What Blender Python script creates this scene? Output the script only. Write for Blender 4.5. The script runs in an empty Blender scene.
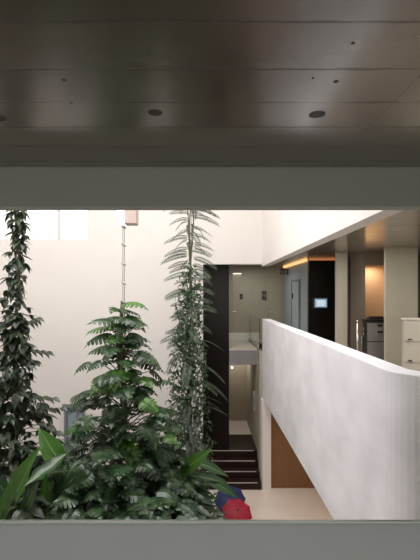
import bpy, math, random
from mathutils import Vector, Matrix
S = bpy.context.scene
COL = S.collection
PI = math.pi
E = 1.62                      # eye height above the upper floor; heights below are relative to the eye
F = 440.0
# ------------------------------------------------------------------ camera
cd = bpy.data.cameras.new('camera'); cam = bpy.data.objects.new('camera', cd); COL.objects.link(cam)
cam.location = (0, 0, E); cam.rotation_euler = (PI/2, 0, 0)
cd.sensor_width = 36; cd.lens = 36*F/560; cd.shift_x = 8/560; cd.shift_y = 14/560
cd.clip_start = .05; cd.clip_end = 200
S.camera = cam
S.view_settings.view_transform = 'Standard'; S.view_settings.look = 'None'
S.view_settings.gamma = 1; S.view_settings.use_curve_mapping = False
S.view_settings.exposure = 0.0
S.cycles.use_denoising = True
S.cycles.max_bounces = 10; S.cycles.diffuse_bounces = 6
# ------------------------------------------------------------------ world
w = bpy.data.worlds.new('sky'); S.world = w; w.use_nodes = True
bg = w.node_tree.nodes['Background']; bg.inputs[0].default_value = (.93, .97, 1, 1); bg.inputs[1].default_value = 2.5

def area(name, loc, rot, sx, sy, power, col=(1, 1, 1), spread=PI):
    l = bpy.data.lights.new(name, 'AREA'); l.shape = 'RECTANGLE'; l.size = sx; l.size_y = sy
    l.energy = power; l.color = col; l.spread = spread
    o = bpy.data.objects.new(name, l); COL.objects.link(o); o.location = (loc[0], loc[1], loc[2]+E); o.rotation_euler = rot
    return o
area('skylight_light', (-2.2, 6.4, 6.4), (0, 0, 0), 6.4, 3.6, 630, (1, .985, .985))
area('rear_fill_light', (0, -5.8, .15), (PI/2, 0, 0), 6.0, 1.9, 150, (.97, 1, .93))  # soft fill added behind the camera; the rear wall has no window
area('overhead_fill_light', (0, -1.2, 1.1), (0, 0, 0), 4.0, .5, 26, (.97, 1, .95))  # unseen overhead fill, added to brighten parapet top and beam; no fixture
area('lower_hall_light', (3.2, 10.2, -3.0), (0, 0, 0), 1.2, 3.0, 26, (1, .80, .62))
area('landing_light', (1.2, 15.4, -2.2), (0, 0, 0), .7, 1.0, 8, (1, .93, .84))
area('gallery_light_far', (1.6, 14.0, .92), (0, 0, 0), .8, 1.2, 18, (.97, 1, .97))
area('gallery_light_near', (4.3, 6.2, .92), (0, 0, 0), 1.6, 1.6, 48, (1, .96, .88))
area('gallery_light_mid', (2.7, 8.6, .92), (0, 0, 0), .8, 1.2, 20, (1, .95, .86))

# ------------------------------------------------------------------ materials
def srgb(r, g, b):
    f = lambda c: ((c/255+.055)/1.055)**2.4 if c > 10 else c/255/12.92
    return (f(r), f(g), f(b), 1)
def mat(name, col, rough=.6, metal=0, emit=None, es=0, noise=0, nscale=4, bump=0, bscale=30, spec=.5, coat=0, trans=0, stretch=(1, 1, 1)):
    m = bpy.data.materials.new(name); m.use_nodes = True
    nt = m.node_tree; N = nt.nodes; L = nt.links; b = N['Principled BSDF']
    b.inputs['Base Color'].default_value = col; b.inputs['Roughness'].default_value = rough
    b.inputs['Metallic'].default_value = metal; b.inputs['Specular IOR Level'].default_value = spec
    b.inputs['Coat Weight'].default_value = coat
    if trans: b.inputs['Transmission Weight'].default_value = trans
    if emit: b.inputs['Emission Color'].default_value = emit; b.inputs['Emission Strength'].default_value = es
    tc = N.new('ShaderNodeTexCoord'); mp = N.new('ShaderNodeMapping'); mp.inputs['Scale'].default_value = stretch
    L.new(tc.outputs['Object'], mp.inputs[0])
    if noise:
        n = N.new('ShaderNodeTexNoise'); n.inputs['Scale'].default_value = nscale; n.inputs['Detail'].default_value = 6
        L.new(mp.outputs[0], n.inputs['Vector'])
        r = N.new('ShaderNodeMapRange'); r.inputs[1].default_value = .3; r.inputs[2].default_value = .7
        r.inputs[3].default_value = 1-noise; r.inputs[4].default_value = 1+noise
        L.new(n.outputs[0], r.inputs[0])
        v = N.new('ShaderNodeHueSaturation'); v.inputs['Color'].default_value = col
        L.new(r.outputs[0], v.inputs['Value']); L.new(v.outputs[0], b.inputs['Base Color'])
    if bump:
        n2 = N.new('ShaderNodeTexNoise'); n2.inputs['Scale'].default_value = bscale; n2.inputs['Detail'].default_value = 5
        L.new(mp.outputs[0], n2.inputs['Vector'])
        bp = N.new('ShaderNodeBump'); bp.inputs['Strength'].default_value = bump; bp.inputs['Distance'].default_value = .02
        L.new(n2.outputs[0], bp.inputs['Height']); L.new(bp.outputs[0], b.inputs['Normal'])
    return m

def concrete_ceiling(name, col, rough, pitch, off, jx):
    """board-marked polished concrete: cross joints every `pitch` along Y, one long joint at x = jx"""
    m = bpy.data.materials.new(name); m.use_nodes = True
    nt = m.node_tree; N = nt.nodes; L = nt.links; b = N['Principled BSDF']
    def M(op, a, bb=None, c=None):
        n = N.new('ShaderNodeMath'); n.operation = op
        for i, v in enumerate((a, bb, c)):
            if v is None: continue
            if isinstance(v, (int, float)): n.inputs[i].default_value = v
            else: L.new(v, n.inputs[i])
        return n.outputs[0]
    tc = N.new('ShaderNodeTexCoord'); sp = N.new('ShaderNodeSeparateXYZ'); L.new(tc.outputs['Object'], sp.inputs[0])
    X, Y = sp.outputs[0], sp.outputs[1]
    nz = N.new('ShaderNodeTexNoise'); nz.inputs['Scale'].default_value = 2.2; nz.inputs['Detail'].default_value = 8
    L.new(tc.outputs['Object'], nz.inputs['Vector'])
    nf = N.new('ShaderNodeTexNoise'); nf.inputs['Scale'].default_value = 9; nf.inputs['Detail'].default_value = 4
    L.new(tc.outputs['Object'], nf.inputs['Vector'])
    wob = M('MULTIPLY', M('SUBTRACT', nf.outputs[0], .5), .02)
    yy = M('ADD', M('ADD', Y, -off), wob)
    fr = M('ABSOLUTE', M('SUBTRACT', M('FRACT', M('ADD', M('DIVIDE', yy, pitch), .5)), .5))
    dist = M('MULTIPLY', fr, pitch)
    # joint width varies with noise so that the seams look broken
    wid = M('MULTIPLY', M('MAXIMUM', M('SUBTRACT', nz.outputs[0], .36), 0.02), .055)
    seam = M('LESS_THAN', dist, wid)
    sx = M('LESS_THAN', M('ABSOLUTE', M('ADD', M('SUBTRACT', X, jx), wob)), .004)
    allj = M('MAXIMUM', seam, M('MULTIPLY', sx, .6))
    cell = M('FLOOR', M('ADD', M('DIVIDE', yy, pitch), 0.0))
    wn = N.new('ShaderNodeTexWhiteNoise'); wn.noise_dimensions = '1D'; L.new(cell, wn.inputs['W'])
    val = M('MULTIPLY_ADD', wn.outputs[0], .16, .82)
    val = M('MULTIPLY', val, M('MULTIPLY_ADD', nz.outputs[0], .3, .85))
    val = M('MULTIPLY', val, M('SUBTRACT', 1, M('MULTIPLY', allj, .55)))
    b.inputs['Specular IOR Level'].default_value = .75; b.inputs['Coat Weight'].default_value = .8; b.inputs['Coat Roughness'].default_value = .16
    h = N.new('ShaderNodeHueSaturation'); h.inputs['Color'].default_value = col; L.new(val, h.inputs['Value'])
    L.new(h.outputs[0], b.inputs['Base Color'])
    rg = M('MULTIPLY_ADD', nz.outputs[0], .10, rough-.05); rg = M('ADD', rg, M('MULTIPLY', allj, .4))
    L.new(rg, b.inputs['Roughness'])
    hh = M('ADD', M('MULTIPLY', nf.outputs[0], .2), M('MULTIPLY', allj, -1.2))
    bp = N.new('ShaderNodeBump'); bp.inputs['Strength'].default_value = .35; bp.inputs['Distance'].default_value = .004
    L.new(hh, bp.inputs['Height']); L.new(bp.outputs[0], b.inputs['Normal'])
    return m

def leaf_mat(name, col, col2, rough=.38, transl=.25, spec=.5):
    m = bpy.data.materials.new(name); m.use_nodes = True
    nt = m.node_tree; N = nt.nodes; L = nt.links; b = N['Principled BSDF']
    g = N.new('ShaderNodeNewGeometry'); mx = N.new('ShaderNodeMix'); mx.data_type = 'RGBA'
    mx.inputs[6].default_value = col; mx.inputs[7].default_value = col2
    L.new(g.outputs['Random Per Island'], mx.inputs[0]); L.new(mx.outputs[2], b.inputs['Base Color'])
    b.inputs['Roughness'].default_value = rough; b.inputs['Specular IOR Level'].default_value = spec
    t = N.new('ShaderNodeBsdfTranslucent'); hs = N.new('ShaderNodeHueSaturation'); hs.inputs['Saturation'].default_value = 1.2; hs.inputs['Value'].default_value = 1.6
    L.new(mx.outputs[2], hs.inputs['Color']); L.new(hs.outputs[0], t.inputs[0])
    ms = N.new('ShaderNodeMixShader'); ms.inputs[0].default_value = transl
    L.new(b.outputs[0], ms.inputs[1]); L.new(t.outputs[0], ms.inputs[2])
    L.new(ms.outputs[0], N['Material Output'].inputs[0])
    return m

def wood_mat(name, c1, c2, rough=.3, axis='Z', scale=3):
    m = bpy.data.materials.new(name); m.use_nodes = True
    nt = m.node_tree; N = nt.nodes; L = nt.links; b = N['Principled BSDF']
    tc = N.new('ShaderNodeTexCoord'); mp = N.new('ShaderNodeMapping')
    mp.inputs['Scale'].default_value = {'Z': (8, 8, .6), 'X': (.6, 8, 8)}[axis]
    n = N.new('ShaderNodeTexNoise'); n.inputs['Scale'].default_value = scale; n.inputs['Detail'].default_value = 8
    L.new(tc.outputs['Object'], mp.inputs[0]); L.new(mp.outputs[0], n.inputs['Vector'])
    mx = N.new('ShaderNodeMix'); mx.data_type = 'RGBA'; mx.inputs[6].default_value = c1; mx.inputs[7].default_value = c2
    L.new(n.outputs[0], mx.inputs[0]); L.new(mx.outputs[2], b.inputs['Base Color']); b.inputs['Roughness'].default_value = rough; b.inputs['Specular IOR Level'].default_value = .2
    return m

M_white = mat('white_plaster', srgb(234, 229, 225), .8, noise=.015, nscale=1.5, bump=.05)
M_bwall = mat('off_white_plaster', srgb(221, 216, 211), .8, noise=.015, nscale=1.5, bump=.05)
M_balu = mat('troweled_white_plaster', srgb(236, 234, 238), .55, noise=.11, nscale=1.8, bump=.12, bscale=9, stretch=(1, .7, 1))
M_beam = mat('grey_green_paint', srgb(150, 152, 144), .7, noise=.02, nscale=1)
M_cope = mat('grey_coping', srgb(234, 242, 246), .5, noise=.03, nscale=2)
M_edge = mat('pale_edge_trim', srgb(205, 210, 205), .3, metal=.3)
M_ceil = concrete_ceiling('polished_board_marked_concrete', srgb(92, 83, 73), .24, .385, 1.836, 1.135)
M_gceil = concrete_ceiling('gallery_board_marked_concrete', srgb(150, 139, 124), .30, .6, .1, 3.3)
M_soffit = mat('soffit_plaster', srgb(190, 182, 176), .8)
M_floor = mat('beige_stone_floor', srgb(220, 209, 199), .35, noise=.04, nscale=2)
M_ufloor = mat('upper_stone_floor', srgb(190, 178, 162), .3, noise=.04, nscale=2)
M_olive = mat('greige_wall_paint', srgb(168, 160, 142), .55, noise=.02)
M_taupe = mat('taupe_wall_paint', srgb(128, 116, 102), .6, noise=.02)
M_colmn = mat('greige_column_paint', srgb(188, 182, 166), .7, noise=.02)
M_dark = wood_mat('dark_wenge_veneer', srgb(20, 15, 13), srgb(32, 24, 20), .3)
M_stair = wood_mat('dark_stair_wood', srgb(32, 21, 19), srgb(52, 34, 30), .35, 'X')
M_wood = wood_mat('warm_wood_cladding', srgb(124, 92, 66), srgb(150, 112, 80), .45)
M_steel = mat('brushed_steel', srgb(200, 198, 195), .25, metal=1)
M_black = mat('black_plastic', srgb(22, 22, 24), .4)
M_grey = mat('grey_lacquer', srgb(132, 128, 128), .4)
M_draw = mat('cream_lacquer', srgb(206, 200, 190), .45)
M_bdoor = mat('blue_grey_door_paint', srgb(172, 182, 188), .35)
M_orange = mat('peach_niche_paint', srgb(218, 186, 152), .7)
M_led = mat('amber_light_strip', srgb(255, 190, 120), .5, emit=(1, .50, .20, 1), es=1.4)
M_screen = mat('lit_screen', srgb(120, 150, 180), .2, emit=(.35, .55, .75, 1), es=.5)
M_screen2 = mat('lit_screen_panel', srgb(200, 215, 225), .2, emit=(.7, .82, .9, 1), es=.6)
M_lampw = mat('white_lamp_face', srgb(250, 250, 248), .5, emit=(1, 1, 1, 1), es=1.3)
M_rose = mat('rosy_taupe_housing', srgb(196, 178, 170), .6)
M_cable = mat('steel_cable', srgb(135, 132, 128), .4, metal=.6)
M_wframe = mat('window_frame_paint', srgb(205, 202, 198), .5)
M_gframe = mat('grey_window_frame', srgb(120, 124, 126), .4)
M_glass = mat('clear_glass', (1, 1, 1, 1), .02, trans=1)
M_bglass = mat('blue_grey_glass', srgb(150, 165, 178), .1)
M_soil = mat('dark_soil', srgb(48, 40, 34), .95, noise=.3, nscale=20, bump=.5)
M_red = mat('red_umbrella_fabric', srgb(168, 24, 54), .55, noise=.05)
M_blue = mat('navy_umbrella_fabric', srgb(26, 36, 88), .55, noise=.05)
M_stem = mat('brown_green_stem', srgb(84, 84, 58), .6, noise=.2, nscale=12)
M_nose = mat('steel_nosing', srgb(200, 190, 185), .4, metal=.3)

# ------------------------------------------------------------------ mesh helpers
class MB:
    def __init__(s): s.v = []; s.f = []
    def box(s, x0, x1, y0, y1, z0, z1):
        b = len(s.v)
        for z in (z0, z1):
            s.v += [(x0, y0, z+E), (x1, y0, z+E), (x1, y1, z+E), (x0, y1, z+E)]
        for q in ((3, 2, 1, 0), (4, 5, 6, 7), (0, 1, 5, 4), (1, 2, 6, 5), (2, 3, 7, 6), (3, 0, 4, 7)): s.f.append(tuple(b+i for i in q))
        return s
    def prism(s, pts, z0, z1):
        b = len(s.v); n = len(pts)
        s.v += [(x, y, z0+E) for x, y in pts]+[(x, y, z1+E) for x, y in pts]
        s.f.append(tuple(b+i for i in reversed(range(n)))); s.f.append(tuple(b+n+i for i in range(n)))
        for i in range(n): j = (i+1) % n; s.f.append((b+i, b+j, b+n+j, b+n+i))
        return s
    def tube(s, pts, r, n=8, rel=True):
        pts = [Vector(p) for p in pts]
        if rel: pts = [p+Vector((0, 0, E)) for p in pts]
        b = len(s.v); k = len(pts)
        rs = r if isinstance(r, (list, tuple)) else [r]*k
        for i, p in enumerate(pts):
            d = (pts[min(i+1, k-1)]-pts[max(i-1, 0)]).normalized()
            a = d.cross(Vector((0, 0, 1)))
            if a.length < .05: a = d.cross(Vector((0, 1, 0)))
            a.normalize(); c = d.cross(a)
            for j in range(n):
                t = 2*PI*j/n; s.v.append(tuple(p+a*math.cos(t)*rs[i]+c*math.sin(t)*rs[i]))
        for i in range(k-1):
            for j in range(n):
                j2 = (j+1) % n; s.f.append((b+i*n+j, b+i*n+j2, b+(i+1)*n+j2, b+(i+1)*n+j))
        s.f.append(tuple(b+j for j in reversed(range(n)))); s.f.append(tuple(b+(k-1)*n+j for j in range(n)))
        return s
    def add(s, verts, faces):
        b = len(s.v); s.v += verts; s.f += [tuple(b+i for i in f) for f in faces]
    def build(s, name, m, parent=None, smooth=False, bevel=0):
        off = Vector((0, 0, 0))
        if parent is not None:
            q = parent
            while q is not None: off = off+q.location; q = q.parent
        me = bpy.data.meshes.new(name); me.from_pydata([tuple(Vector(v)-off) for v in s.v], [], s.f); me.update()
        me.materials.append(m)
        if smooth:
            for p in me.polygons: p.use_smooth = True
        o = bpy.data.objects.new(name, me); COL.objects.link(o)
        if parent is not None: o.parent = parent
        if bevel:
            bv = o.modifiers.new('bevel', 'BEVEL'); bv.width = bevel; bv.segments = 2; bv.limit_method = 'ANGLE'
        return o
def tag(o, label, cat, group=None, kind=None):
    o['label'] = label; o['category'] = cat
    if group: o['group'] = group
    if kind: o['kind'] = kind
    return o
def thing(name, label, cat, loc, group=None):
    o = bpy.data.objects.new(name, None); COL.objects.link(o); o.location = (loc[0], loc[1], loc[2]+E); o.empty_display_size = .1
    return tag(o, label, cat, group)
def struct(name, mb, m, label=None, cat=None, parent=None, **k):
    o = mb.build(name, m, parent, **k)
    if parent is None:
        o['kind'] = 'structure'
        if label: o['label'] = label; o['category'] = cat
    return o
def at(x, y, Y): return Vector(((x-202)/F*Y, Y, (294-y)/F*Y))

ZT, ZF, ZG, ZL, ZLAND = .784, -1.62, .95, -5.38, -4.60
X0, X1 = 1.70, 1.93            # balustrade faces
YB = 12.4                      # atrium back wall
TOP = 6.6
# ================================================================== SETTING
struct('floor', MB().box(-6.4, 8, -6, 17.5, ZL-.2, ZL), M_floor, 'pale beige stone floor of the lower hall', 'floor')
struct('floor', MB().box(-6.4, 6.4, -6, 1.3, ZF-.25, ZF), M_ufloor, 'stone floor of the near upper landing', 'floor')
struct('floor', MB().box(X1, 6.4, 3.92, 15.4, ZF-.3, ZF).box(.80, X1, 12.97, 15.4, ZF-.45, ZF), M_ufloor, 'pale stone floor of the upper gallery', 'floor')
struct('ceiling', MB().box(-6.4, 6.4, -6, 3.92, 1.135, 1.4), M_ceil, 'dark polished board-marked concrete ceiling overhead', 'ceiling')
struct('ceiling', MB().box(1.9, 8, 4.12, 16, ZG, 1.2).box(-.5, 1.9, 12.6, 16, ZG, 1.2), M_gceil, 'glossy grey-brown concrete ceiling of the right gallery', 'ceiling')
# fascia (right) and back wall, beam
struct('trim_1', MB().box(-6.4, 6.4, 3.94, 4.12, ZT, 1.4), M_beam, 'wide grey-green beam crossing the view below the dark ceiling', 'beam')
struct('wall_right', MB().box(X0, 1.9, 4.12, 12.6, ZT+.002, TOP), M_white, 'bright white upper wall on the right of the atrium', 'wall')
struct('wall_front', MB().box(-6.4, 1.7, 3.94, 4.12, 1.4, TOP), M_white)
struct('wall_left', MB().box(-6.6, -6.4, -6, 17.5, ZL, TOP), M_white)
XO0, XO1, ZO = .03, X0, .84
wz0, wz1 = 1.52, 3.0
wx0, wx1 = -6.3, at(88, 240, YB).x
bw = MB()
bw.box(-6.4, wx0, YB, YB+.2, ZL, TOP).box(wx0, wx1, YB, YB+.2, wz1, TOP)
lx0, lx1, lzt = at(64.5, 0, YB).x, at(85, 0, YB).x, at(0, 404, YB).z
bw.box(wx0, lx0, YB, YB+.2, ZL, wz0).box(lx0, lx1, YB, YB+.2, lzt, wz0).box(lx1, wx1, YB, YB+.2, ZL, wz0)
bw.box(wx1, XO0, YB, YB+.2, ZL, TOP).box(XO0, X0, YB, YB+.2, ZO, TOP)
struct('wall_back', bw, M_bwall, 'tall off-white plaster wall at the back of the atrium', 'wall')
# clerestory window
o = struct('window_1', MB().box(wx0, wx1, YB+.04, YB+.09, wz1-.05, wz1).box(wx0, wx1, YB+.04, YB+.09, wz0, wz0+.03).box(wx1-.03, wx1, YB+.04, YB+.09, wz0, wz1)
           .box(-4.09, -4.01, YB+.02, YB+.1, wz0, wz1), M_wframe, 'bright high window at the top left of the back wall', 'window')
MB().box(wx0, wx1, YB+.06, YB+.066, wz0, wz1).build('pane', M_glass, o)
# lower grey window / glazed opening in back wall
o = struct('window_2', MB().box(lx0, lx0+.07, YB-.05, YB+.12, ZL, lzt).box(lx1-.07, lx1, YB-.05, YB+.12, ZL, lzt).box(lx0-.05, lx1+.05, YB-.06, YB+.12, lzt-.09, lzt)
           .box(lx0, lx1, YB-.02, YB+.1, -4.1, -4.02).box(lx0+.33, lx0+.37, YB-.02, YB+.1, ZL, lzt), M_gframe, 'grey framed window low on the back wall between the plants', 'window')
MB().box(lx0, lx1, YB+.05, YB+.06, ZL, lzt).build('pane', M_bglass, o)
# skylight frame: roof with opening and glazing bars
rf = MB(); rf.box(-6.4, -5.6, 3.94, 12.6, TOP, TOP+.3).box(1.2, 1.9, 3.94, 12.6, TOP, TOP+.3).box(-5.6, 1.2, 3.94, 4.5, TOP, TOP+.3).box(-5.6, 1.2, 8.3, 12.6, TOP, TOP+.3)
struct('ceiling', rf, M_white, 'white rim around the rooflight above the atrium', 'ceiling')
# balustrade wall with a rounded corner
ZB0, ZB1 = -2.92, -.70
pts = [(X0, YB), (X0, 4.15)]
cx, cy = 2.18, 4.15
for i in range(1, 13): a = PI+PI/2*i/12; pts.append((cx+.48*math.cos(a), cy+.48*math.sin(a)))
pts += [(6.4, cy-.48), (6.4, cy-.25)]
for i in range(12, 0, -1): a = PI+PI/2*i/12; pts.append((cx+.25*math.cos(a), cy+.25*math.sin(a)))
pts += [(X1, 4.15), (X1, YB)]
struct('wall_balustrade', MB().prism(pts, ZB0, ZB1), M_balu, 'smooth white plaster balustrade wall of the right gallery, rounded at its near corner', 'balustrade', smooth=False, bevel=.012)
# side wall of stair landing + slender pillar under balustrade end
struct('wall_stair', MB().box(1.62, X1, YB, 16.2, ZL, ZF), M_olive, 'greige side wall along the landing and steps', 'wall')
struct('column', MB().box(1.66, 1.90, 12.08, YB-.002, ZL, ZB0), M_white, 'slim white pillar carrying the far end of the balustrade', 'pillar', bevel=.008)
gg = struct('trim_4', MB().box(1.62, 1.68, YB+.21, 15.3, ZF, ZF+.04), M_gframe, 'base rail of the glass screen beyond the balustrade', 'rail')
MB().box(1.64, 1.655, YB+.21, 15.3, ZF+.04, ZB1).build('glass_panel', M_glass, gg)
# lower level under gallery
struct('wall_lower', MB().box(1.86, 8, 12.2, 12.39, ZL, ZB0+.02), M_wood, 'warm brown wood wall under the gallery', 'wall')
struct('ceiling', MB().box(X1, 8, 4.2, 12.4, ZB0, ZF-.3), M_soffit, 'plaster soffit under the gallery', 'ceiling')
struct('wall_lower', MB().box(7.0, 7.2, 3, 12.2, ZL, ZF), M_wood)
struct('trim_3', MB().box(.80, 1.62, 12.93, 12.97, ZF-.46, ZF-.04), M_grey, 'grey slab edge above the landing passage', 'slab edge')
# landing end wall lower
struct('wall_landing', MB().box(-1, 1.62, 16.0, 16.2, ZL, ZF-.45), M_olive, 'greige end wall behind the lower landing', 'wall')
struct('ceiling', MB().box(.8, 1.62, 15.4, 16.2, ZF-.45, ZF), M_soffit)
struct('floor', MB().box(-1, 1.62, 14.4, 16.2, ZL, ZLAND-.004), M_floor, 'pale floor of the passage beyond the landing', 'floor')
# upper end wall of gallery
struct('wall_gallery_end', MB().box(-1, 6.4, 15.4, 15.6, ZF-.4, ZG+.2), M_olive, 'greige end wall of the upper gallery', 'wall')
struct('baseboard_back', MB().box(.8, 1.9, 15.34, 15.4, ZF, ZF+.27), mat('pale_skirting', srgb(225, 224, 212), .4), 'pale skirting along the gallery end wall', 'baseboard')
# dark wood shaft at left of opening
struct('wall_shaft', MB().box(-1.2, .80, 13.0, 14.4, ZLAND, ZG), M_dark, 'tall dark wood panel standing in the left of the back opening', 'wall')
struct('wall_shaft', MB().box(-1.2, -1.0, 12.6, 13.0, ZL, ZG), M_dark)
struct('wall_shaft', MB().box(-1.2, .80, 14.4, 16.2, ZLAND, ZG), M_olive)
# gallery: side wall w/ door, dark wood wall
XW = 2.87
struct('wall_gallery_side', MB().box(XW, XW+.1, 11.95, 15.4, ZF, ZG), M_bdoor, 'blue-grey wall turning back beside the dark wood wall', 'wall')
struct('wall_monitor', MB().box(XW-.004, 3.75, 11.8, 11.95, ZF, ZG), M_dark, 'dark wood wall at the far end of the gallery carrying a lit screen', 'wall')
struct('wall_recess', MB().box(3.75, 6.4, 11.7, 11.95, ZF, ZG), M_taupe, 'taupe wall between the slim square pillar and the niche', 'wall')
d = struct('door_1', MB().box(XW-.03, XW, 12.9, 13.9, ZF, .38), M_bdoor, 'blue-grey door in the side wall beside the dark wood wall', 'door')
MB().box(XW-.045, XW-.028, 12.84, 12.9, ZF, .43).box(XW-.045, XW-.028, 13.9, 13.96, ZF, .43).box(XW-.045, XW-.028, 12.9, 13.9, .38, .43).build('frame', M_gframe, d)
MB().box(XW-.06, XW-.03, 13.74, 13.82, -.14, .02).build('door_lock', M_black, d)
# LED coves
s1 = thing('cove_light', 'amber light strip along the ceiling above the blue-grey door', 'light strip', (XW, 13.4, .86), 'amber cove lights at the gallery end')
MB().box(XW-.07, XW-.001, 12.0, 15.2, .90, ZG).build('diffuser', M_led, s1)
s2 = thing('cove_light', 'amber light strip along the top of the dark wood wall', 'light strip', (3.2, 11.76, .86), 'amber cove lights at the gallery end')
M_led2 = mat('dim_amber_strip', srgb(200, 120, 70), .5, emit=(1, .38, .15, 1), es=.32)
MB().box(XW, 3.75, 11.74, 11.798, .90, ZG).build('diffuser', M_led2, s2)
# gallery pillars
struct('column', MB().box(3.05, 3.31, 10.0, 10.1, ZF, ZG), M_colmn, 'slim greige square pillar in front of the dark wood wall', 'pillar', bevel=.01)
struct('column', MB().box(3.71, 4.37, 8.9, 8.98, ZF, ZG), M_colmn, 'broad greige pillar behind the drawer cabinet', 'pillar', bevel=.01)
# niche
struct('wall_niche', MB().box(3.58, 3.655, 9.85, 10.6, ZF, ZG).box(3.655, 4.5, 9.9, 10.05, .65, ZG), M_taupe, 'taupe frame and header of the lit niche', 'wall')
struct('wall_niche_back', MB().box(3.655, 4.7, 10.6, 10.7, ZF, .70).box(4.5, 4.7, 9.7, 10.6, ZF, ZG).box(3.69, 4.5, 10.05, 10.6, .70, .74), M_orange, 'peach lit back wall of the niche', 'wall')
area('niche_lamp', (4.0, 10.3, .66), (0, 0, 0), .3, .2, 6, (1, .80, .58))
struct('wall_gallery_right', MB().box(6.4, 6.6, -6, 16, ZL, 1.4), M_taupe)
struct('wall_rear', MB().box(-6.4, 6.4, -6.2, -6, ZL, 1.4), M_olive)

# near parapet
struct('wall_parapet', MB().box(-5.5, 5.5, 1.05, 1.352, -2.0, -.702), M_cope, 'wide grey-green parapet top across the foot of the view', 'parapet', bevel=.004)
struct('trim_2', MB().box(-5.5, 5.5, 1.349, 1.361, -.72, -.698), M_edge, 'thin pale edge strip along the far side of the parapet top', 'trim')

# stairs: 4 risers
st = MB(); top = ZLAND
st.prism([(-1.0, 12.93), (1.62, 12.93), (1.62, 14.4), (-1.0, 14.4)], ZL, ZLAND)
for i in range(1, 4): st.box(-1.0, 1.62, 12.93-.28*i, 12.93-.28*(i-1), ZL, ZLAND-.195*i)
so = struct('stairs', st, M_stair, 'dark wood steps rising to the landing in the back opening', 'stairs')
for i in range(4):
    y = 12.93-.28*i; z = ZLAND-.195*i
    MB().box(.0, 1.52, y-.012, y+.012, z-.012, z+.006).build('nosing_strip', M_nose, so)

# ================================================================== FIXTURES
# small fixture with planting cable
def cable_lamp():
    p = at(125, 222, 8)
    t = thing('hanging_lamp', 'square lamp box hanging high above the large split-leaf plant, half white half rosy taupe', 'lamp', (p.x, p.y, p.z))
    a, b, c = at(118, 224, 8), at(125, 224, 8), at(137, 224, 8)
    MB().box(a.x, b.x, 7.86, 8.2, a.z, a.z+.5).build('lamp_face', M_lampw, t, bevel=.004)
    MB().box(b.x+.001, c.x, 7.9, 8.2, a.z, a.z+.5).build('housing', M_rose, t, bevel=.004)
    MB().box(b.x-.03, b.x+.03, 8.0, 8.06, a.z+.5, TOP).build('stem', M_rose, t)
cable_lamp()
def cable(x, y0, Y, zb, knots, label):
    p = at(x, y0, Y)
    t = thing('planting_cable', label, 'cable', (p.x, Y, zb), None)
    MB().tube([(p.x-.012, Y, zb), (p.x-.012, Y, p.z)], .006, 6).tube([(p.x+.016, Y, zb), (p.x+.016, Y, p.z)], .006, 6).build('wire', M_cable, t)
    for k in knots:
        q = at(x, k, Y)
        MB().tube([(q.x-.04, Y, q.z+.02), (q.x+.01, Y, q.z-.01), (q.x+.045, Y, q.z-.02)], [.012, .022, .012], 6).build('clamp', M_cable, t)
cable(123.5, 224, 8.0, ZL+.42, (227, 245, 264, 283, 302, 322), 'thin double steel cable with clamps rising from the large split-leaf plant to the lamp box')
cable(17, -80, 8.5, ZL+.42, (260, 300), 'thin steel cable inside the leafy column at the left edge')
cable(190.5, -40, 9.5, ZL+.42, (215, 240, 270, 300), 'thin steel cable inside the feathery climber beside the dark opening')

# downlights in near ceiling
mat_ring = mat('dull_bronze_ring', srgb(70, 66, 60), .5)
def downlight(x, y, r, label, dark=True):
    Y = 1.135*F/(294-y); p = at(x, y, Y)
    t = thing('recessed_downlight', label, 'ceiling light', (p.x, p.y, 1.13), 'recessed lights in the dark ceiling')
    n = 24
    m = MB(); vs = []
    for (rr, z) in ((r, 1.1345), (r, 1.1315), (r*.72, 1.1315), (r*.66, 1.1345)):
        for i in range(n): vs.append((p.x+rr*math.cos(2*PI*i/n), p.y+rr*math.sin(2*PI*i/n), z+E))
    fs = [(k*n+i, k*n+(i+1) % n, (k+1)*n+(i+1) % n, (k+1)*n+i) for k in range(3) for i in range(n)]
    m.add(vs, fs); m.build('trim_ring', mat_ring, t, smooth=True)
    m = MB(); m.add([(p.x+r*.70*math.cos(2*PI*i/n), p.y+r*.70*math.sin(2*PI*i/n), 1.1328+E) for i in range(n)], [tuple(range(n))])
    m.build('lens', M_black, t)
downlight(155, 112.5, .045, 'small round recessed downlight left of the middle of the dark ceiling')
downlight(317, 114.5, .05, 'round recessed downlight at right in the reflective part of the dark ceiling')
downlight(-1, 118, .05, 'round recessed downlight cut by the left edge of the photo')
def plug(x, y, r, label):
    Y = 1.135*F/(294-y); p = at(x, y, Y)
    o = MB().tube([(p.x, p.y, 1.1355), (p.x, p.y, 1.132)], r*1.3, 12).build('ceiling_plug', M_black)
    tag(o, label, 'ceiling plug', 'small dark plugs in the concrete ceiling')
for a in ((64, 80, .007, 'tiny dark plug in the ceiling in the left reflection, its upper one'), (71, 103, .006, 'tiny dark plug at a ceiling seam in the left reflection, its lower one'),
          (336, 81.5, .010, 'small dark plug in the ceiling just above the right downlight'), (353, 43, .006, 'tiny dark plug high in the ceiling at right'), (313, 78, .005, 'faint tiny plug left of the small dark plug over the right downlight')): plug(*a)

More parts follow.
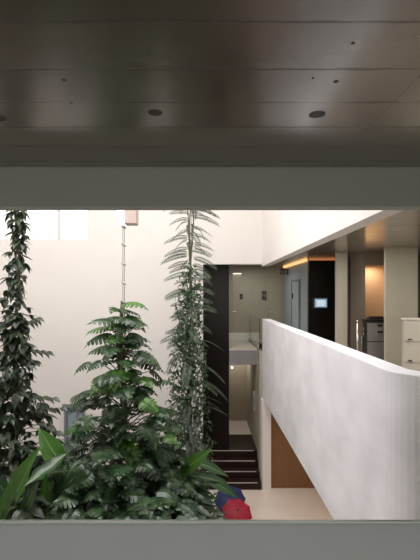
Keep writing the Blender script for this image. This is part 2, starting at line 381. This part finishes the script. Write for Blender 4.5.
# door signs on end wall
def sign(x, y, wpx, hpx, label):
    c = at(x, y, 15.36); w2 = wpx/F*15.4/2; h2 = hpx/F*15.4/2
    t = thing('door_sign', label, 'sign', (c.x, 15.35, c.z), 'dark signs on the gallery end wall')
    MB().box(c.x-w2, c.x+w2, 15.345, 15.369, c.z-h2, c.z+h2).build('plate', M_black, t)
    m = MB().tube([(c.x, 15.343, c.z-h2*.55), (c.x, 15.343, c.z+h2*.25)], w2*.28, 8).tube([(c.x, 15.344, c.z+h2*.45), (c.x, 15.344, c.z+h2*.75)], w2*.25, 8)
    m.build('pictogram', M_grey, t)
sign(241.3, 296.5, 3.0, 5, 'small dark narrow sign on the end wall nearest the dark panel')
sign(264, 292.6, 3.8, 3.4, 'small square dark sign, upper of the stacked pair')
sign(264, 297.6, 3.8, 3.4, 'small square dark sign, lower of the stacked pair')
# faint door outlines on end wall
for i, (a, b) in enumerate(((232, 250), (268, 281))):
    p, q = at(a, 0, 15.4), at(b, 0, 15.4)
    d = struct('door_%d' % (i+2), MB().box(p.x, q.x, 15.37, 15.4, ZF, .62), M_olive, ('greige flush door beside the narrow sign', 'greige flush door right of the stacked signs')[i], 'door', bevel=.006)
    MB().box(p.x+.03, p.x+.15, 15.345, 15.37, -.62, -.6).build('door_handle', M_steel, d)
# overhead hanging sign with three letters-like glyphs
c = at(285, 272, 14.6)
t = thing('hanging_sign', 'small dark cut-out sign hanging by the ceiling before the blue-grey wall', 'sign', (c.x, c.y, c.z))
m = MB()
for k in range(3):
    x = c.x-.15+k*.105
    m.box(x, x+.03, 14.58, 14.62, c.z-.08, c.z+.08).box(x, x+.085, 14.58, 14.62, c.z+.05, c.z+.08)
    m.box(x, x+.085, 14.58, 14.62, c.z-.08, c.z-.05).box(x, x+.06, 14.585, 14.62, c.z-.012, c.z+.012)
m.build('lettering', M_black, t)
MB().box(c.x-.16, c.x+.16, 14.6, 14.615, c.z+.08, c.z+.1).box(c.x-.13, c.x-.12, 14.6, 14.61, c.z+.1, ZG).box(c.x+.12, c.x+.13, 14.6, 14.61, c.z+.1, ZG).build('hanger', M_black, t)
# wall lamp on end wall near top
c = at(237, 273.5, 15.3)
t = thing('linear_lamp', 'short glowing linear lamp high on the end wall beside the dark panel', 'lamp', (c.x, c.y, c.z))
MB().box(c.x-.16, c.x+.16, 15.26, 15.4, c.z-.015, c.z+.02).build('housing', M_rose, t)
MB().box(c.x-.15, c.x+.15, 15.27, 15.39, c.z-.02, c.z-.0155).build('diffuser', mat('warm_lamp', srgb(255, 240, 220), .5, emit=(1, .9, .78, 1), es=1.2), t)
MB().box(c.x-.14, c.x+.14, 15.255, 15.262, c.z-.012, c.z+.01).build('front_lens', bpy.data.materials['warm_lamp'], t)
# lamp lower passage (white dot)
c = at(230.5, 367, 12.96)
t = thing('bulkhead_lamp', 'tiny white lamp on the slab edge beside the dark panel', 'lamp', (c.x+.03, 12.93, c.z))
MB().tube([(c.x+.04, 12.95, c.z), (c.x+.04, 12.89, c.z)], .045, 14).build('housing', M_wframe, t)
MB().tube([(c.x+.04, 12.889, c.z), (c.x+.04, 12.875, c.z)], .034, 14).build('lens', M_lampw, t)
# intercom/handle on stair side wall
MBh = MB().tube([(1.585, 13.4, -3.55), (1.585, 13.4, -2.95)], .016, 10).box(1.585, 1.62, 13.39, 13.41, -3.5, -3.47).box(1.585, 1.62, 13.39, 13.41, -3.03, -3.0)
tag(MBh.build('grab_rail', M_edge), 'slim pale upright grab rail on the side wall above the steps', 'grab rail')
# monitor on dark wall
c = at(320, 303, 11.8); w2, h2 = 7.4/F*11.8, 5.8/F*11.8
t = thing('wall_screen', 'small lit bluish screen mounted on the dark wood wall', 'screen', (c.x, 11.78, c.z))
MB().box(c.x-w2-.03, c.x+w2, 11.74, 11.8, c.z-h2, c.z+h2).build('casing', M_black, t, bevel=.004)
MB().box(c.x-w2+.04, c.x+w2-.03, 11.736, 11.742, c.z-h2+.04, c.z+h2-.04).build('display', M_screen, t)
MB().box(c.x-w2+.09, c.x+w2-.07, 11.733, 11.737, c.z-h2+.07, c.z+h2-.08).build('display_panel', M_screen2, t)
# chrome stand
x = at(357.5, 0, 8.8).x
t = thing('barrier_post', 'slim chrome post standing left of the grey equipment cabinet', 'post', (x, 8.8, ZF))
MB().tube([(x, 8.8, ZF+.02), (x, 8.8, -.56)], .022, 14).build('pole', M_steel, t, smooth=True)
MB().tube([(x, 8.8, ZF), (x, 8.8, ZF+.02)], .15, 24).build('base', M_steel, t)
MB().tube([(x, 8.8, -.56), (x, 8.8, -.54), (x, 8.8, -.52)], [.03, .03, .015], 14).build('cap', M_steel, t, smooth=True)
# equipment cabinet
cx0, cx1, cy0, cy1, czt = at(366.5, 0, 9.3).x, 3.98, 9.62, 10.0, -.55
cx0 = at(362, 0, 9.62).x; cx0 = 3.49; cy0 = 9.30; cx1 = 3.96; cy1 = 9.56
t = thing('equipment_cabinet', 'waist-high black cabinet with grey doors in front of the peach niche', 'cabinet', ((cx0+cx1)/2, (cy0+cy1)/2, ZF))
MB().box(cx0, cx1, cy0+.02, cy1, ZF, czt-.03).build('body', M_black, t)
MB().box(cx0-.03, cx1+.01, cy0-.02, cy1+.01, czt-.03, czt+.01).build('countertop', M_black, t)
dd = MB().box(cx0+.01, cx1-.004, cy0, cy0+.02, -1.0, czt-.06).build('door', M_grey, t)
MB().box(cx0+.22, cx0+.33, cy0-.012, cy0, -.68, -.645).build('handle', M_black, dd)
MB().box(cx0+.22, cx0+.33, cy0-.012, cy0, -.82, -.785).build('handle', M_black, dd)
MB().box(cx0+.01, cx1-.004, cy0, cy0+.02, ZF+.03, -1.02).build('door', M_grey, t)
MB().tube([(cx0-.01, cy0+.14, -.88), (cx0-.02, cy0+.14, -.86), (cx0-.02, cy0+.14, -.74), (cx0-.01, cy0+.14, -.72)], .012, 8).build('valve', M_steel, t)
MB().tube([(cx0-.01, cy0+.26, -1.1), (cx0-.02, cy0+.26, -1.08), (cx0-.02, cy0+.26, -.95), (cx0-.01, cy0+.26, -.93)], .012, 8).build('valve', M_steel, t)
# scales-like black object on cabinet
m = MB().box(cx0+.06, cx1-.06, cy0+.05, cy0+.22, czt+.0105, czt+.05).box(cx0+.1, cx1-.1, cy0+.07, cy0+.2, czt+.05, czt+.075)
tag(m.build('document_tray', M_black, bevel=.008), 'flat black tray lying on the grey equipment cabinet', 'tray')
# drawer cabinet
dx0 = at(402, 0, 7.4).x; dzt = -.42; y0 = 7.4
t = thing('drawer_cabinet', 'cream lateral drawer cabinet standing behind the balustrade at the right edge', 'drawer cabinet', (dx0, y0, ZF))
t.rotation_euler.z = -.42
MB().box(dx0, dx0+1.0, y0+.02, y0+.5, ZF+.03, dzt-.02).build('body', M_draw, t)
MB().box(dx0-.012, dx0+1.012, y0-.005, y0+.505, dzt-.02, dzt).build('top', M_draw, t, bevel=.003)
MB().box(dx0+.03, dx0+.97, y0+.05, y0+.47, ZF, ZF+.03).build('plinth', M_black, t)
zt = dzt-.025
for k in range(3):
    z1 = zt-.352*k; z0 = z1-.345 if k < 2 else z1-.345
    dr = MB().box(dx0+.02, dx0+.985, y0, y0+.019, z0, z1-.006).build('drawer', M_draw, t, bevel=.003)
    MB().box(dx0+.085, dx0+.16, y0-.018, y0-.0005, z0+.0, z0+.022).build('handle', M_steel, dr, bevel=.004)
    MB().box(dx0+.095, dx0+.15, y0-.008, y0-.0005, z0+.022, z0+.04).build('keyhole_plate', M_black, dr)

# umbrellas on the floor
def umbrella(c, axis, R, m, label, spin=0, depth=.34):
    t = thing('umbrella', label, 'umbrella', (c[0], c[1], ZL), 'open umbrellas drying on the lower floor')
    ax = Vector(axis).normalized(); u = ax.cross(Vector((0, 0, 1))).normalized(); v = ax.cross(u)
    C = Vector((c[0], c[1], c[2]+E))
    n = 8; rings = 6; sub = 4
    vs = [tuple(C+ax*depth*R)]; fs = []
    for k in range(1, rings+1):
        f = k/rings
        for i in range(n*sub):
            a = spin+2*PI*i/(n*sub)
            ph = (i % sub)/sub; sag = 1-.10*f*math.sin(PI*ph)
            r = R*f*sag
            h = depth*R*(1-f**1.9)-.015*R*math.sin(PI*ph)*f
            vs.append(tuple(C+ax*h+u*r*math.cos(a)+v*r*math.sin(a)))
    q = n*sub
    for i in range(q): fs.append((0, 1+i, 1+(i+1) % q))
    for k in range(rings-1):
        for i in range(q): a = 1+k*q; fs.append((a+i, a+q+i, a+q+(i+1) % q, a+(i+1) % q))
    b = MB(); b.add(vs, fs); o = b.build('canopy', m, t)
    sd = o.modifiers.new('solidify', 'SOLIDIFY'); sd.thickness = .004
    tip = C+ax*depth*R
    rb = MB()
    for i in range(n):
        a = spin+2*PI*i/n
        P = []
        for k in range(0, rings+1):
            f = k/rings; P.append(C+ax*(depth*R*(1-f**1.9)-.012)+(u*math.cos(a)+v*math.sin(a))*R*f)
        rb.tube(P, .004, 5, rel=False)
    rb.build('ribs', M_steel, t)
    MB().tube([tip+ax*.05, C-ax*R*.25], .007, 8, rel=False).build('shaft', M_steel, t)
    h = C-ax*R*.25
    MB().tube([h, h-ax*.12], [.014, .018], 10, rel=False).build('handle', M_black, t)
    MB().tube([tip-ax*.004, tip+ax*.02, tip+ax*.06], [.018, .014, .006], 8, rel=False).build('ferrule', M_black, t)
c = at(230, 507, 10.9)
umbrella((c.x, 10.98, ZL+.24), (-.15, -.55, .8), .40, M_blue, 'open navy blue umbrella on the floor behind the red one', .2)
c = at(237, 508, 10.4)
umbrella((c.x, 10.4, ZL+.21), (.12, -.55, .8), .37, M_red, 'open red umbrella lying on the lower floor in front of the steps', .35)

# ================================================================== PLANTS
rnd = random.Random(7)
def t_ovate(n=6, w=.30, fold=.25, tip=1.0):
    vs = []; fs = []
    for i in range(n+1):
        t = i/n; ww = w*math.sin(PI*min(1, t**.75))**.9*(1-.15*t) if 0 < t < 1 else 0.004
        vs += [(-ww, t, fold*ww), (0, t, 0), (ww, t, fold*ww)]
    for i in range(n):
        a = 3*i; fs += [(a, a+1, a+4, a+3), (a+1, a+2, a+5, a+4)]
    return vs, fs
def t_monstera():
    vs = []; fs = []
    N = 6
    out = [(.40, -.06), (.55, .04), (.60, .20), (.56, .38), (.45, .56), (.30, .74), (.13, .93)]   # outline points of one side
    for s in (-1, 1):
        for i in range(N):
            t0, t1 = i/N*.95, (i+1)/N*.95
            (xa, ya), (xb, yb) = out[i], out[i+1]
            k = .42
            ia = (s*xa*k, t0+(ya-t0)*k, .05); ib = (s*xb*k, t1+(yb-t1)*k, .05)
            g = .19                                        # slit between the lobes
            oa = (s*(xa+(xb-xa)*g), ya+(yb-ya)*g, -.03); ob = (s*(xb+(xa-xb)*g), yb+(ya-yb)*g, -.03)
            om = (s*(xa+xb)/2*1.06, (ya+yb)/2+.03, -.05)
            b = len(vs); vs += [(0, t0, 0), (0, t1, 0), ib, ia, ob, om, oa]
            fs += [(b, b+1, b+2, b+3), (b+3, b+2, b+4, b+5, b+6)]
        b = len(vs); vs += [(0, 0, 0), (s*.20, -.17, -.01), (s*.40, -.06, -.03), (s*.2, -.03, .05)]; fs.append((b, b+1, b+2, b+3))
    b = len(vs); vs += [(-.13, .93, -.03), (0, .95, 0), (.13, .93, -.03), (0, 1.13, -.08)]; fs += [(b, b+1, b+3), (b+1, b+2, b+3)]
    return vs, fs
def t_frond(n=16, w=.20):
    vs = []; fs = []
    for i in range(n):
        t = .08+.92*i/n; ll = w*math.sin(PI*(.12+.83*t))**.6
        for s in (-1, 1):
            b = len(vs); vs += [(0, t, 0), (s*ll*.5, t+.075, -.01), (s*ll, t+.09, -.04), (s*ll*.55, t+.022, -.01)]
            fs.append((b, b+1, b+2, b+3))
    b = len(vs)
    for i in range(9): vs += [(-.006, i/8, 0), (.006, i/8, 0)]
    for i in range(8): fs.append((b+2*i, b+2*i+1, b+2*i+3, b+2*i+2))
    return vs, fs
T_OV = t_ovate(); T_OV2 = t_ovate(8, .2, .35); T_SM = t_ovate(3, .28, .2); T_MO = t_monstera(); T_FR = t_frond(); T_PADDLE = t_ovate(12, .21, .4); T_SWORD = t_ovate(10, .13, .5)
def place(mb, T, base, d, up, size, droop=.25, wave=0, wscale=1):
    d = Vector(d).normalized(); s = d.cross(Vector(up))
    if s.length < 1e-3: s = d.cross(Vector((1, .3, 0)))
    s.normalize(); n = s.cross(d)
    B = Vector(base)+Vector((0, 0, E)); vs = []
    for (x, y, z) in T[0]:
        zz = z-droop*y*y-.25*abs(x)*abs(x)*2*droop+wave*math.sin(y*17+x*9)*abs(x)
        vs.append(tuple(B+s*(x*size*wscale)+d*(y*size*(1-.12*droop))+n*(zz*size)))
    mb.add(vs, T[1])
def rdir(a, el): return Vector((math.cos(a)*math.cos(el), math.sin(a)*math.cos(el), math.sin(el)))
def interp(tab, y):
    for (a, b) in zip(tab, tab[1:]):
        if a[0] <= y <= b[0]: f = (y-a[0])/(b[0]-a[0]); return [a[k]+(b[k]-a[k])*f for k in range(1, len(a))]
    return list(tab[-1][1:]) if y > tab[-1][0] else list(tab[0][1:])

L_mon = leaf_mat('split_leaf_green', srgb(24, 46, 26), srgb(68, 94, 60), .30, .22)
L_monl = leaf_mat('young_split_leaf_green', srgb(58, 96, 40), srgb(92, 132, 58), .35, .35)
L_sch = leaf_mat('dark_column_leaf', srgb(24, 38, 24), srgb(68, 80, 60), .35, .2)
L_fea = leaf_mat('feathery_leaf', srgb(38, 54, 38), srgb(78, 92, 70), .5, .2)
L_small = leaf_mat('small_climber_leaf', srgb(40, 60, 38), srgb(86, 108, 78), .45, .3)
L_pad = leaf_mat('bright_paddle_leaf', srgb(58, 98, 40), srgb(84, 124, 56), .32, .35)
L_padd = leaf_mat('dark_paddle_leaf', srgb(30, 62, 32), srgb(72, 102, 66), .28, .25)
L_low = leaf_mat('grey_green_ground_leaf', srgb(64, 82, 66), srgb(120, 134, 118), .35, .2)

M_rib = mat('pale_leaf_rib', srgb(138, 168, 104), .45)
# planting bed
pb = thing('planting_bed', 'long low planting bed of dark soil on the lower floor below the plants', 'planter', (-2.9, 8.4, ZL))
PX0, PX1, PY0, PY1 = -6.3, .05, 6.0, 10.6
MB().box(PX0, PX1, PY0, PY0+.1, ZL, ZL+.42).box(PX0, PX1, PY1-.1, PY1, ZL, ZL+.42).box(PX0, PX0+.1, PY0+.1, PY1-.1, ZL, ZL+.42).box(PX1-.1, PX1, 7.6, PY1-.1, ZL, ZL+.42).box(PX1, 1.2, PY0, PY0+.1, ZL, ZL+.42).box(PX1, 1.2, 7.5, 7.6, ZL, ZL+.42).box(1.1, 1.2, PY0+.1, 7.5, ZL, ZL+.42).build('kerb', M_beam, pb)
MB().box(PX0+.1, PX1-.1, PY0+.1, PY1-.1, ZL, ZL+.36).box(PX1-.1, 1.1, PY0+.1, 7.5, ZL, ZL+.36).build('soil', M_soil, pb)
ZS = ZL+.36

# --- plant 2: big split-leaf climber
def split_leaf():
    Y = 8.0; cxp = 123
    t = thing('split_leaf_climber', 'tall conical split-leaf plant climbing the cable in the middle of the bed', 'plant', (at(cxp, 0, Y).x, Y, ZS))
    tab = [(296, 34), (308, 42), (330, 40), (345, 46), (370, 50), (395, 60), (430, 70), (470, 80), (540, 92)]
    big, yng, stems = MB(), MB(), MB()
    x0 = at(cxp, 0, Y).x
    stems.tube([(x0+.05*math.sin(z*2.3), Y+.05*math.cos(z*1.7), z) for z in [ZS-.05+i*(5.0-.05)/22 for i in range(23)]], .035, 8)
    stems.tube([(x0+.08*math.cos(z*2.9), Y-.06+.05*math.cos(z*2.7), z) for z in [ZS-.05+i*(4.6)/22 for i in range(23)]], .022, 8)
    n = 300
    for i in range(n):
        f = (i/n); py = 300+(535-300)*f**.62
        R = interp(tab, py)[0]*Y/F
        a = i*2.399+rnd.uniform(-.4, .4)
        rr = R*rnd.uniform(.35, .92) if f > .12 else R*rnd.uniform(.3, .85)
        sz = rnd.uniform(.30, .44) if py < 350 else rnd.uniform(.24, .42)
        rr = max(.05, rr-sz*.75)
        z = (294-py)*Y/F+rnd.uniform(-.08, .08)
        base = Vector((x0+math.cos(a)*rr, Y+math.sin(a)*rr, z))
        stems.tube([(x0+math.cos(a)*.03, Y+math.sin(a)*.03, z-.28), (x0+math.cos(a)*rr*.55, Y+math.sin(a)*rr*.55, z-.06), tuple(base)], [.012, .009, .007], 5)
        el = rnd.uniform(-.45, .35) if py > 350 else rnd.uniform(-.15, .5)
        d = rdir(a+rnd.uniform(-.5, .5), el); up = Vector((math.cos(a)*.35, math.sin(a)*.35-.2, 1))
        place(yng if (rnd.random() < (.22 if f < .45 else .05)) else big, T_MO, base, d, up, sz, rnd.uniform(.2, .55), .0)
    stems.build('stems', M_stem, t, smooth=True); big.build('foliage', L_mon, t); o = yng.build('foliage', L_monl, t); o['label'] = 'bright young split leaves'
split_leaf()

# --- plant 1: column at the left
def column_plant():
    Y = 8.5; x0 = at(17, 0, Y).x
    t = thing('umbrella_leaf_climber', 'tall dark leafy column climbing past the window at the left edge', 'plant', (x0, Y, ZS))
    tab = [(100, 18, 14), (207, 19, 15), (250, 18, 16), (300, 16, 18), (335, 15, 24), (360, 14, 32), (400, 12, 36), (430, 14, 50), (470, 16, 58), (540, 16, 60)]
    fo, stems = MB(), MB()
    stems.tube([(x0+.04*math.sin(z*2.3), Y+.04*math.cos(z*1.7), z) for z in [ZS-.05+i*7.6/30 for i in range(31)]], .028, 8)
    stems.tube([(x0-.06+.05*math.sin(z*1.9+1), Y+.05*math.cos(z*2.7), z) for z in [ZS-.05+i*7.6/30 for i in range(31)]], .018, 8)
    ys = []
    py = 130
    while py < 540:
        ys.append(py); R = interp(tab, py)[1]; py += 2.5 if R < 20 else (.85 if R < 40 else .7)
    for i, py in enumerate(ys):
        c_, R_ = interp(tab, py); R = R_*Y/F; xc = at(c_, 0, Y).x
        a = i*2.399+rnd.uniform(-.5, .5); rr = R*rnd.uniform(.3, .9)
        sz = rnd.uniform(.16, .27) if R_ < 22 else rnd.uniform(.2, .31)
        rr = max(.03, rr-sz*.5); z = (294-py)*Y/F
        b = Vector((xc+math.cos(a)*rr, Y+math.sin(a)*rr, z))
        stems.tube([(x0, Y, z-.08), ((x0+b.x)/2, (Y+b.y)/2, z-.0), tuple(b)], [.008, .006, .005], 5)
        k = rnd.choice((3, 4, 5))
        for j in range(k):
            aj = a+(j-(k-1)/2)*.75+rnd.uniform(-.2, .2)
            d = rdir(aj, rnd.uniform(-1.0, -.1)); place(fo, T_OV, b, d, (math.cos(aj)*.5, math.sin(aj)*.5, 1), sz*rnd.uniform(.8, 1.1), rnd.uniform(.1, .4))
    # stray branch with a few leaves reaching right
    for (x, y, x2, y2) in ((28, 395, 52, 398), (30, 410, 60, 408), (34, 420, 56, 432), (30, 350, 46, 352), (28, 322, 36, 318)):
        p, q = at(x, y, Y-.2), at(x2, y2, Y-.3)
        stems.tube([tuple(at(17, y+10, Y)), tuple(p), tuple(q)], [.008, .006, .004], 5)
        for k in range(6):
            b = p.lerp(q, k/5); s = 1 if k % 2 else -1
            place(fo, T_OV, b, (.8, -.3*s, -.35+.25*s), (0, -.4, 1), .2, .3)
    stems.build('stems', M_stem, t, smooth=True); fo.build('foliage', L_sch, t)
column_plant()

# --- plant 3: feathery
def feathery():
    Y = 9.5; x0 = at(190.5, 0, Y).x
    t = thing('feathery_climber', 'tall feathery climber with drooping fronds beside the dark opening', 'plant', (x0, Y, ZS))
    fr, sm, stems = MB(), MB(), MB()
    for k in range(3):
        stems.tube([(x0+.035*math.sin(z*2.3+k*2)+(k-1)*.03, Y+.04*math.cos(z*1.7+k*2), z) for z in [ZS-.05+i*7.9/30 for i in range(31)]], .014, 6)
    py = 150; i = 0
    while py < 350:
        z = (294-py)*Y/F; a = i*2.399+rnd.uniform(-.3, .3)
        if i % 2: a = rnd.choice((0, PI))+rnd.uniform(-.5, .5)
        b = Vector((x0+math.cos(a)*.04, Y+math.sin(a)*.04, z))
        sz = rnd.uniform(.36, .54) if py < 290 else rnd.uniform(.36, .5)
        d = rdir(a, rnd.uniform(.0, .45)); place(fr, T_FR, b, d, (0, -.9, .8), sz, rnd.uniform(.6, 1.0))
        py += 2.3; i += 1
    # hanging tangle of small leaves
    for k in range(4200):
        py = rnd.uniform(262, 500); f = (py-262)/238
        R = (11+20*f)*Y/F; a = rnd.uniform(0, 2*PI); rr = R*rnd.random()**.6
        cx_ = x0-(.02+.05*f)
        b = Vector((cx_+math.cos(a)*rr, Y+math.sin(a)*rr*.8, (294-py)*Y/F))
        if rnd.random() > (py-245)/110: continue
        rr *= .75+.35*math.sin(py*.13+a*2)
        place(sm, T_SM, b, rdir(rnd.uniform(0, 2*PI), rnd.uniform(-1.3, .2)), (math.cos(a), math.sin(a), 1), rnd.uniform(.07, .13), .3)
    for k in range(34):
        py = rnd.uniform(335, 470); a = rnd.uniform(-PI, PI)
        b = Vector((x0+math.cos(a)*.15, Y+math.sin(a)*.15, (294-py)*Y/F)); place(fr, T_FR, b, rdir(a, rnd.uniform(0, .5)), (0, 0, 1), rnd.uniform(.4, .62), .8)
    stems.build('stems', M_stem, t, smooth=True); fr.build('fronds', L_fea, t); o = sm.build('foliage', L_small, t); o['label'] = 'tangle of small leaves along the stems'
feathery()

# --- understory shrubs
def shrub(px, py, Y, R, n, T, m, size, label, name='leafy_shrub', group='shrubs filling the planting bed', hmul=1.0, elr=(-.6, .5), droop=(.15, .5), ms=None):
    p = at(px, py, Y)
    t = thing(name, label, 'plant', (p.x, Y, ZS), group)
    fo, stems = MB(), MB()
    H = p.z-ZS
    for i in range(n):
        f = rnd.random(); z = ZS+H*(.35+.65*f)*hmul
        a = rnd.uniform(0, 2*PI); prof = math.sqrt(max(.1, 1-(f**2)*.8))
        rr = R*prof*rnd.uniform(.25, 1)
        b = Vector((p.x+math.cos(a)*rr, Y+math.sin(a)*rr*.8, z))
        if i % 3 == 0: stems.tube([(p.x+math.cos(a)*.05, Y+math.sin(a)*.05, ZS-.02), (p.x+math.cos(a)*rr*.4, Y+math.sin(a)*rr*.3, (ZS+z)/2), tuple(b)], [.014, .010, .005], 5)
        place(fo, T, b, rdir(a+rnd.uniform(-.6, .6), rnd.uniform(*elr)), (math.cos(a)*.4, math.sin(a)*.4-.2, 1), size*rnd.uniform(.75, 1.2), rnd.uniform(*droop))
    stems.build('stems', M_stem, t, smooth=True); fo.build('foliage', m, t)
SH = [
 (8, 452, 9.3, .65, 110, T_OV, L_sch, .34, 'dark shrub in the bed behind the paddle leaves at the left edge'),
 (52, 468, 8.9, .55, 110, T_OV, L_mon, .32, 'dark shrub between the left paddle leaves and the split-leaf plant'),
 (80, 450, 9.2, .5, 90, T_OV, L_padd, .36, 'greyer broad-leaved shrub below the grey framed window'),
 (160, 440, 9.0, .55, 110, T_MO, L_mon, .34, 'split-leaf shrub between the large split-leaf plant and the feathery climber'),
 (182, 478, 8.6, .5, 100, T_OV2, L_padd, .36, 'dark shrub under the feathery climber'),
 (30, 495, 7.3, .55, 90, T_OV, L_sch, .3, 'low dark shrub at the foot of the left paddle leaves'),
 (90, 488, 7.2, .6, 110, T_MO, L_mon, .34, 'low split-leaf shrub before the large split-leaf plant'),
 (148, 492, 7.2, .55, 100, T_MO, L_mon, .34, 'low split-leaf shrub right of the large plant, near the parapet line'),
 (192, 498, 8.2, .42, 70, T_OV, L_low, .24, 'low shrub below the bright pointed leaf'),
]
for a in SH: shrub(*a)
# pale low foliage along the bottom
for (px, lab) in ((120, 'low pale grey-green foliage at the bottom of the view under the large plant'), (178, 'low pale grey-green foliage at the bottom left of the umbrellas')):
    shrub(px, 511, 7.0, .42, 34, T_MO, L_low, .36, lab, 'ground_cover_plant', 'pale ground foliage along the bed', 1.0, (-.3, .1))
shrub(236, 517, 7.0, .42, 16, T_MO, L_low, .26, 'low pale grey-green foliage in front of the red umbrella at the parapet line', 'ground_cover_plant', 'pale ground foliage along the bed', 1.0, (-.3, .1))
shrub(208, 512, 9.4, .45, 60, T_OV, L_low, .2, 'low pale foliage just left of and before the umbrellas', 'ground_cover_plant', 'pale ground foliage along the bed')

# --- paddle-leaf plants: each leaf a part
def paddle_plant(name, label, foot, leaves, T=T_PADDLE):
    t = thing(name, label, 'plant', (foot[0], foot[1], ZS))
    for (bx, by, Yb, tx, ty, Yt, ws, m, dr, tilt) in leaves:
        b, e = at(bx, by, Yb), at(tx, ty, Yt)
        d = e-b; L_ = d.length
        mb = MB(); place(mb, T, b, d, tilt, L_, dr, .12, ws)
        o = mb.build('leaf', m, t, smooth=True)
        MB().tube([(foot[0], foot[1], ZS-.02), tuple((Vector((foot[0], foot[1], ZS))+b)/2+Vector((0, 0, .1))), tuple(b), tuple(b+d*.35+Vector((0, -.012, -.012)))], [.02, .016, .012, .007], 6).build('stem', M_stem, o, smooth=True)
        dn = d.normalized(); sd = dn.cross(Vector(tilt)).normalized(); nn = sd.cross(dn)
        MB().tube([tuple(b+dn*(L_*y*(1-.12*dr))+nn*((-dr*y*y)*L_+.003)) for y in [k/10 for k in range(11)]], [.009-.0007*k for k in range(11)], 6).build('midrib', M_rib, o, smooth=True)
        o['label'] = 'bright green paddle leaf' if m is L_pad else 'dark green paddle leaf'
paddle_plant('paddle_leaf_plant', 'large paddle-leaved plant with bright upright leaves at the lower left', (at(20, 0, 7.6).x, 7.6), [
 (8, 514, 7.3, 34, 447, 7.1, .78, L_pad, .10, (-.5, -1, .35)),
 (62, 466, 7.5, 38, 427, 7.6, 1.15, L_pad, .10, (.3, -1, .4)),
 (66, 454, 7.5, 26, 490, 7.0, .7, L_padd, -.15, (0, -1, 1.2)),
 (30, 478, 7.6, 62, 466, 7.3, .9, L_padd, .2, (0, -.8, 1)),
 (12, 500, 7.4, -10, 474, 7.2, .9, L_padd, .15, (.2, -1, .6)),
 (40, 520, 7.3, 48, 474, 7.3, .8, L_pad, .12, (.8, -1, .3)),
 (54, 498, 7.6, 96, 452, 7.4, .6, L_padd, .2, (-.2, -1, .9)),
 (46, 500, 7.7, 68, 456, 7.9, .9, L_padd, .2, (-.2, -1, .9)),
 (0, 524, 7.2, 10, 482, 7.0, .6, L_pad, .1, (.2, -1, .4)),
 (22, 516, 7.2, 36, 484, 7.0, .7, L_padd, .15, (.4, -1, .6)),
])
paddle_plant('pointed_leaf_plant', 'plant with long arching pointed leaves beside the umbrellas', (at(190, 0, 8.6).x, 8.6), [
 (180, 474, 8.4, 209, 449, 8.2, 1.4, L_pad, .15, (.3, -1, 1.0)),
 (204, 476, 8.4, 240, 496, 8.3, 1.35, L_padd, .16, (.2, -1, 1.0)),
 (196, 462, 8.6, 231, 474, 8.5, 1.1, L_padd, .2, (.0, -1, 1.2)),
 (190, 476, 8.4, 222, 478, 8.3, 1.0, L_padd, .25, (.0, -1, 1.2)),
 (186, 498, 8.2, 180, 472, 8.3, 1.3, L_pad, .1, (.2, -1, .3)),
 (186, 480, 8.4, 158, 468, 8.2, 1.0, L_padd, .2, (.0, -1, 1.0)),
 (186, 490, 8.2, 150, 496, 8.0, 1.2, L_padd, .2, (.0, -.8, 1.0)),
], T_SWORD)
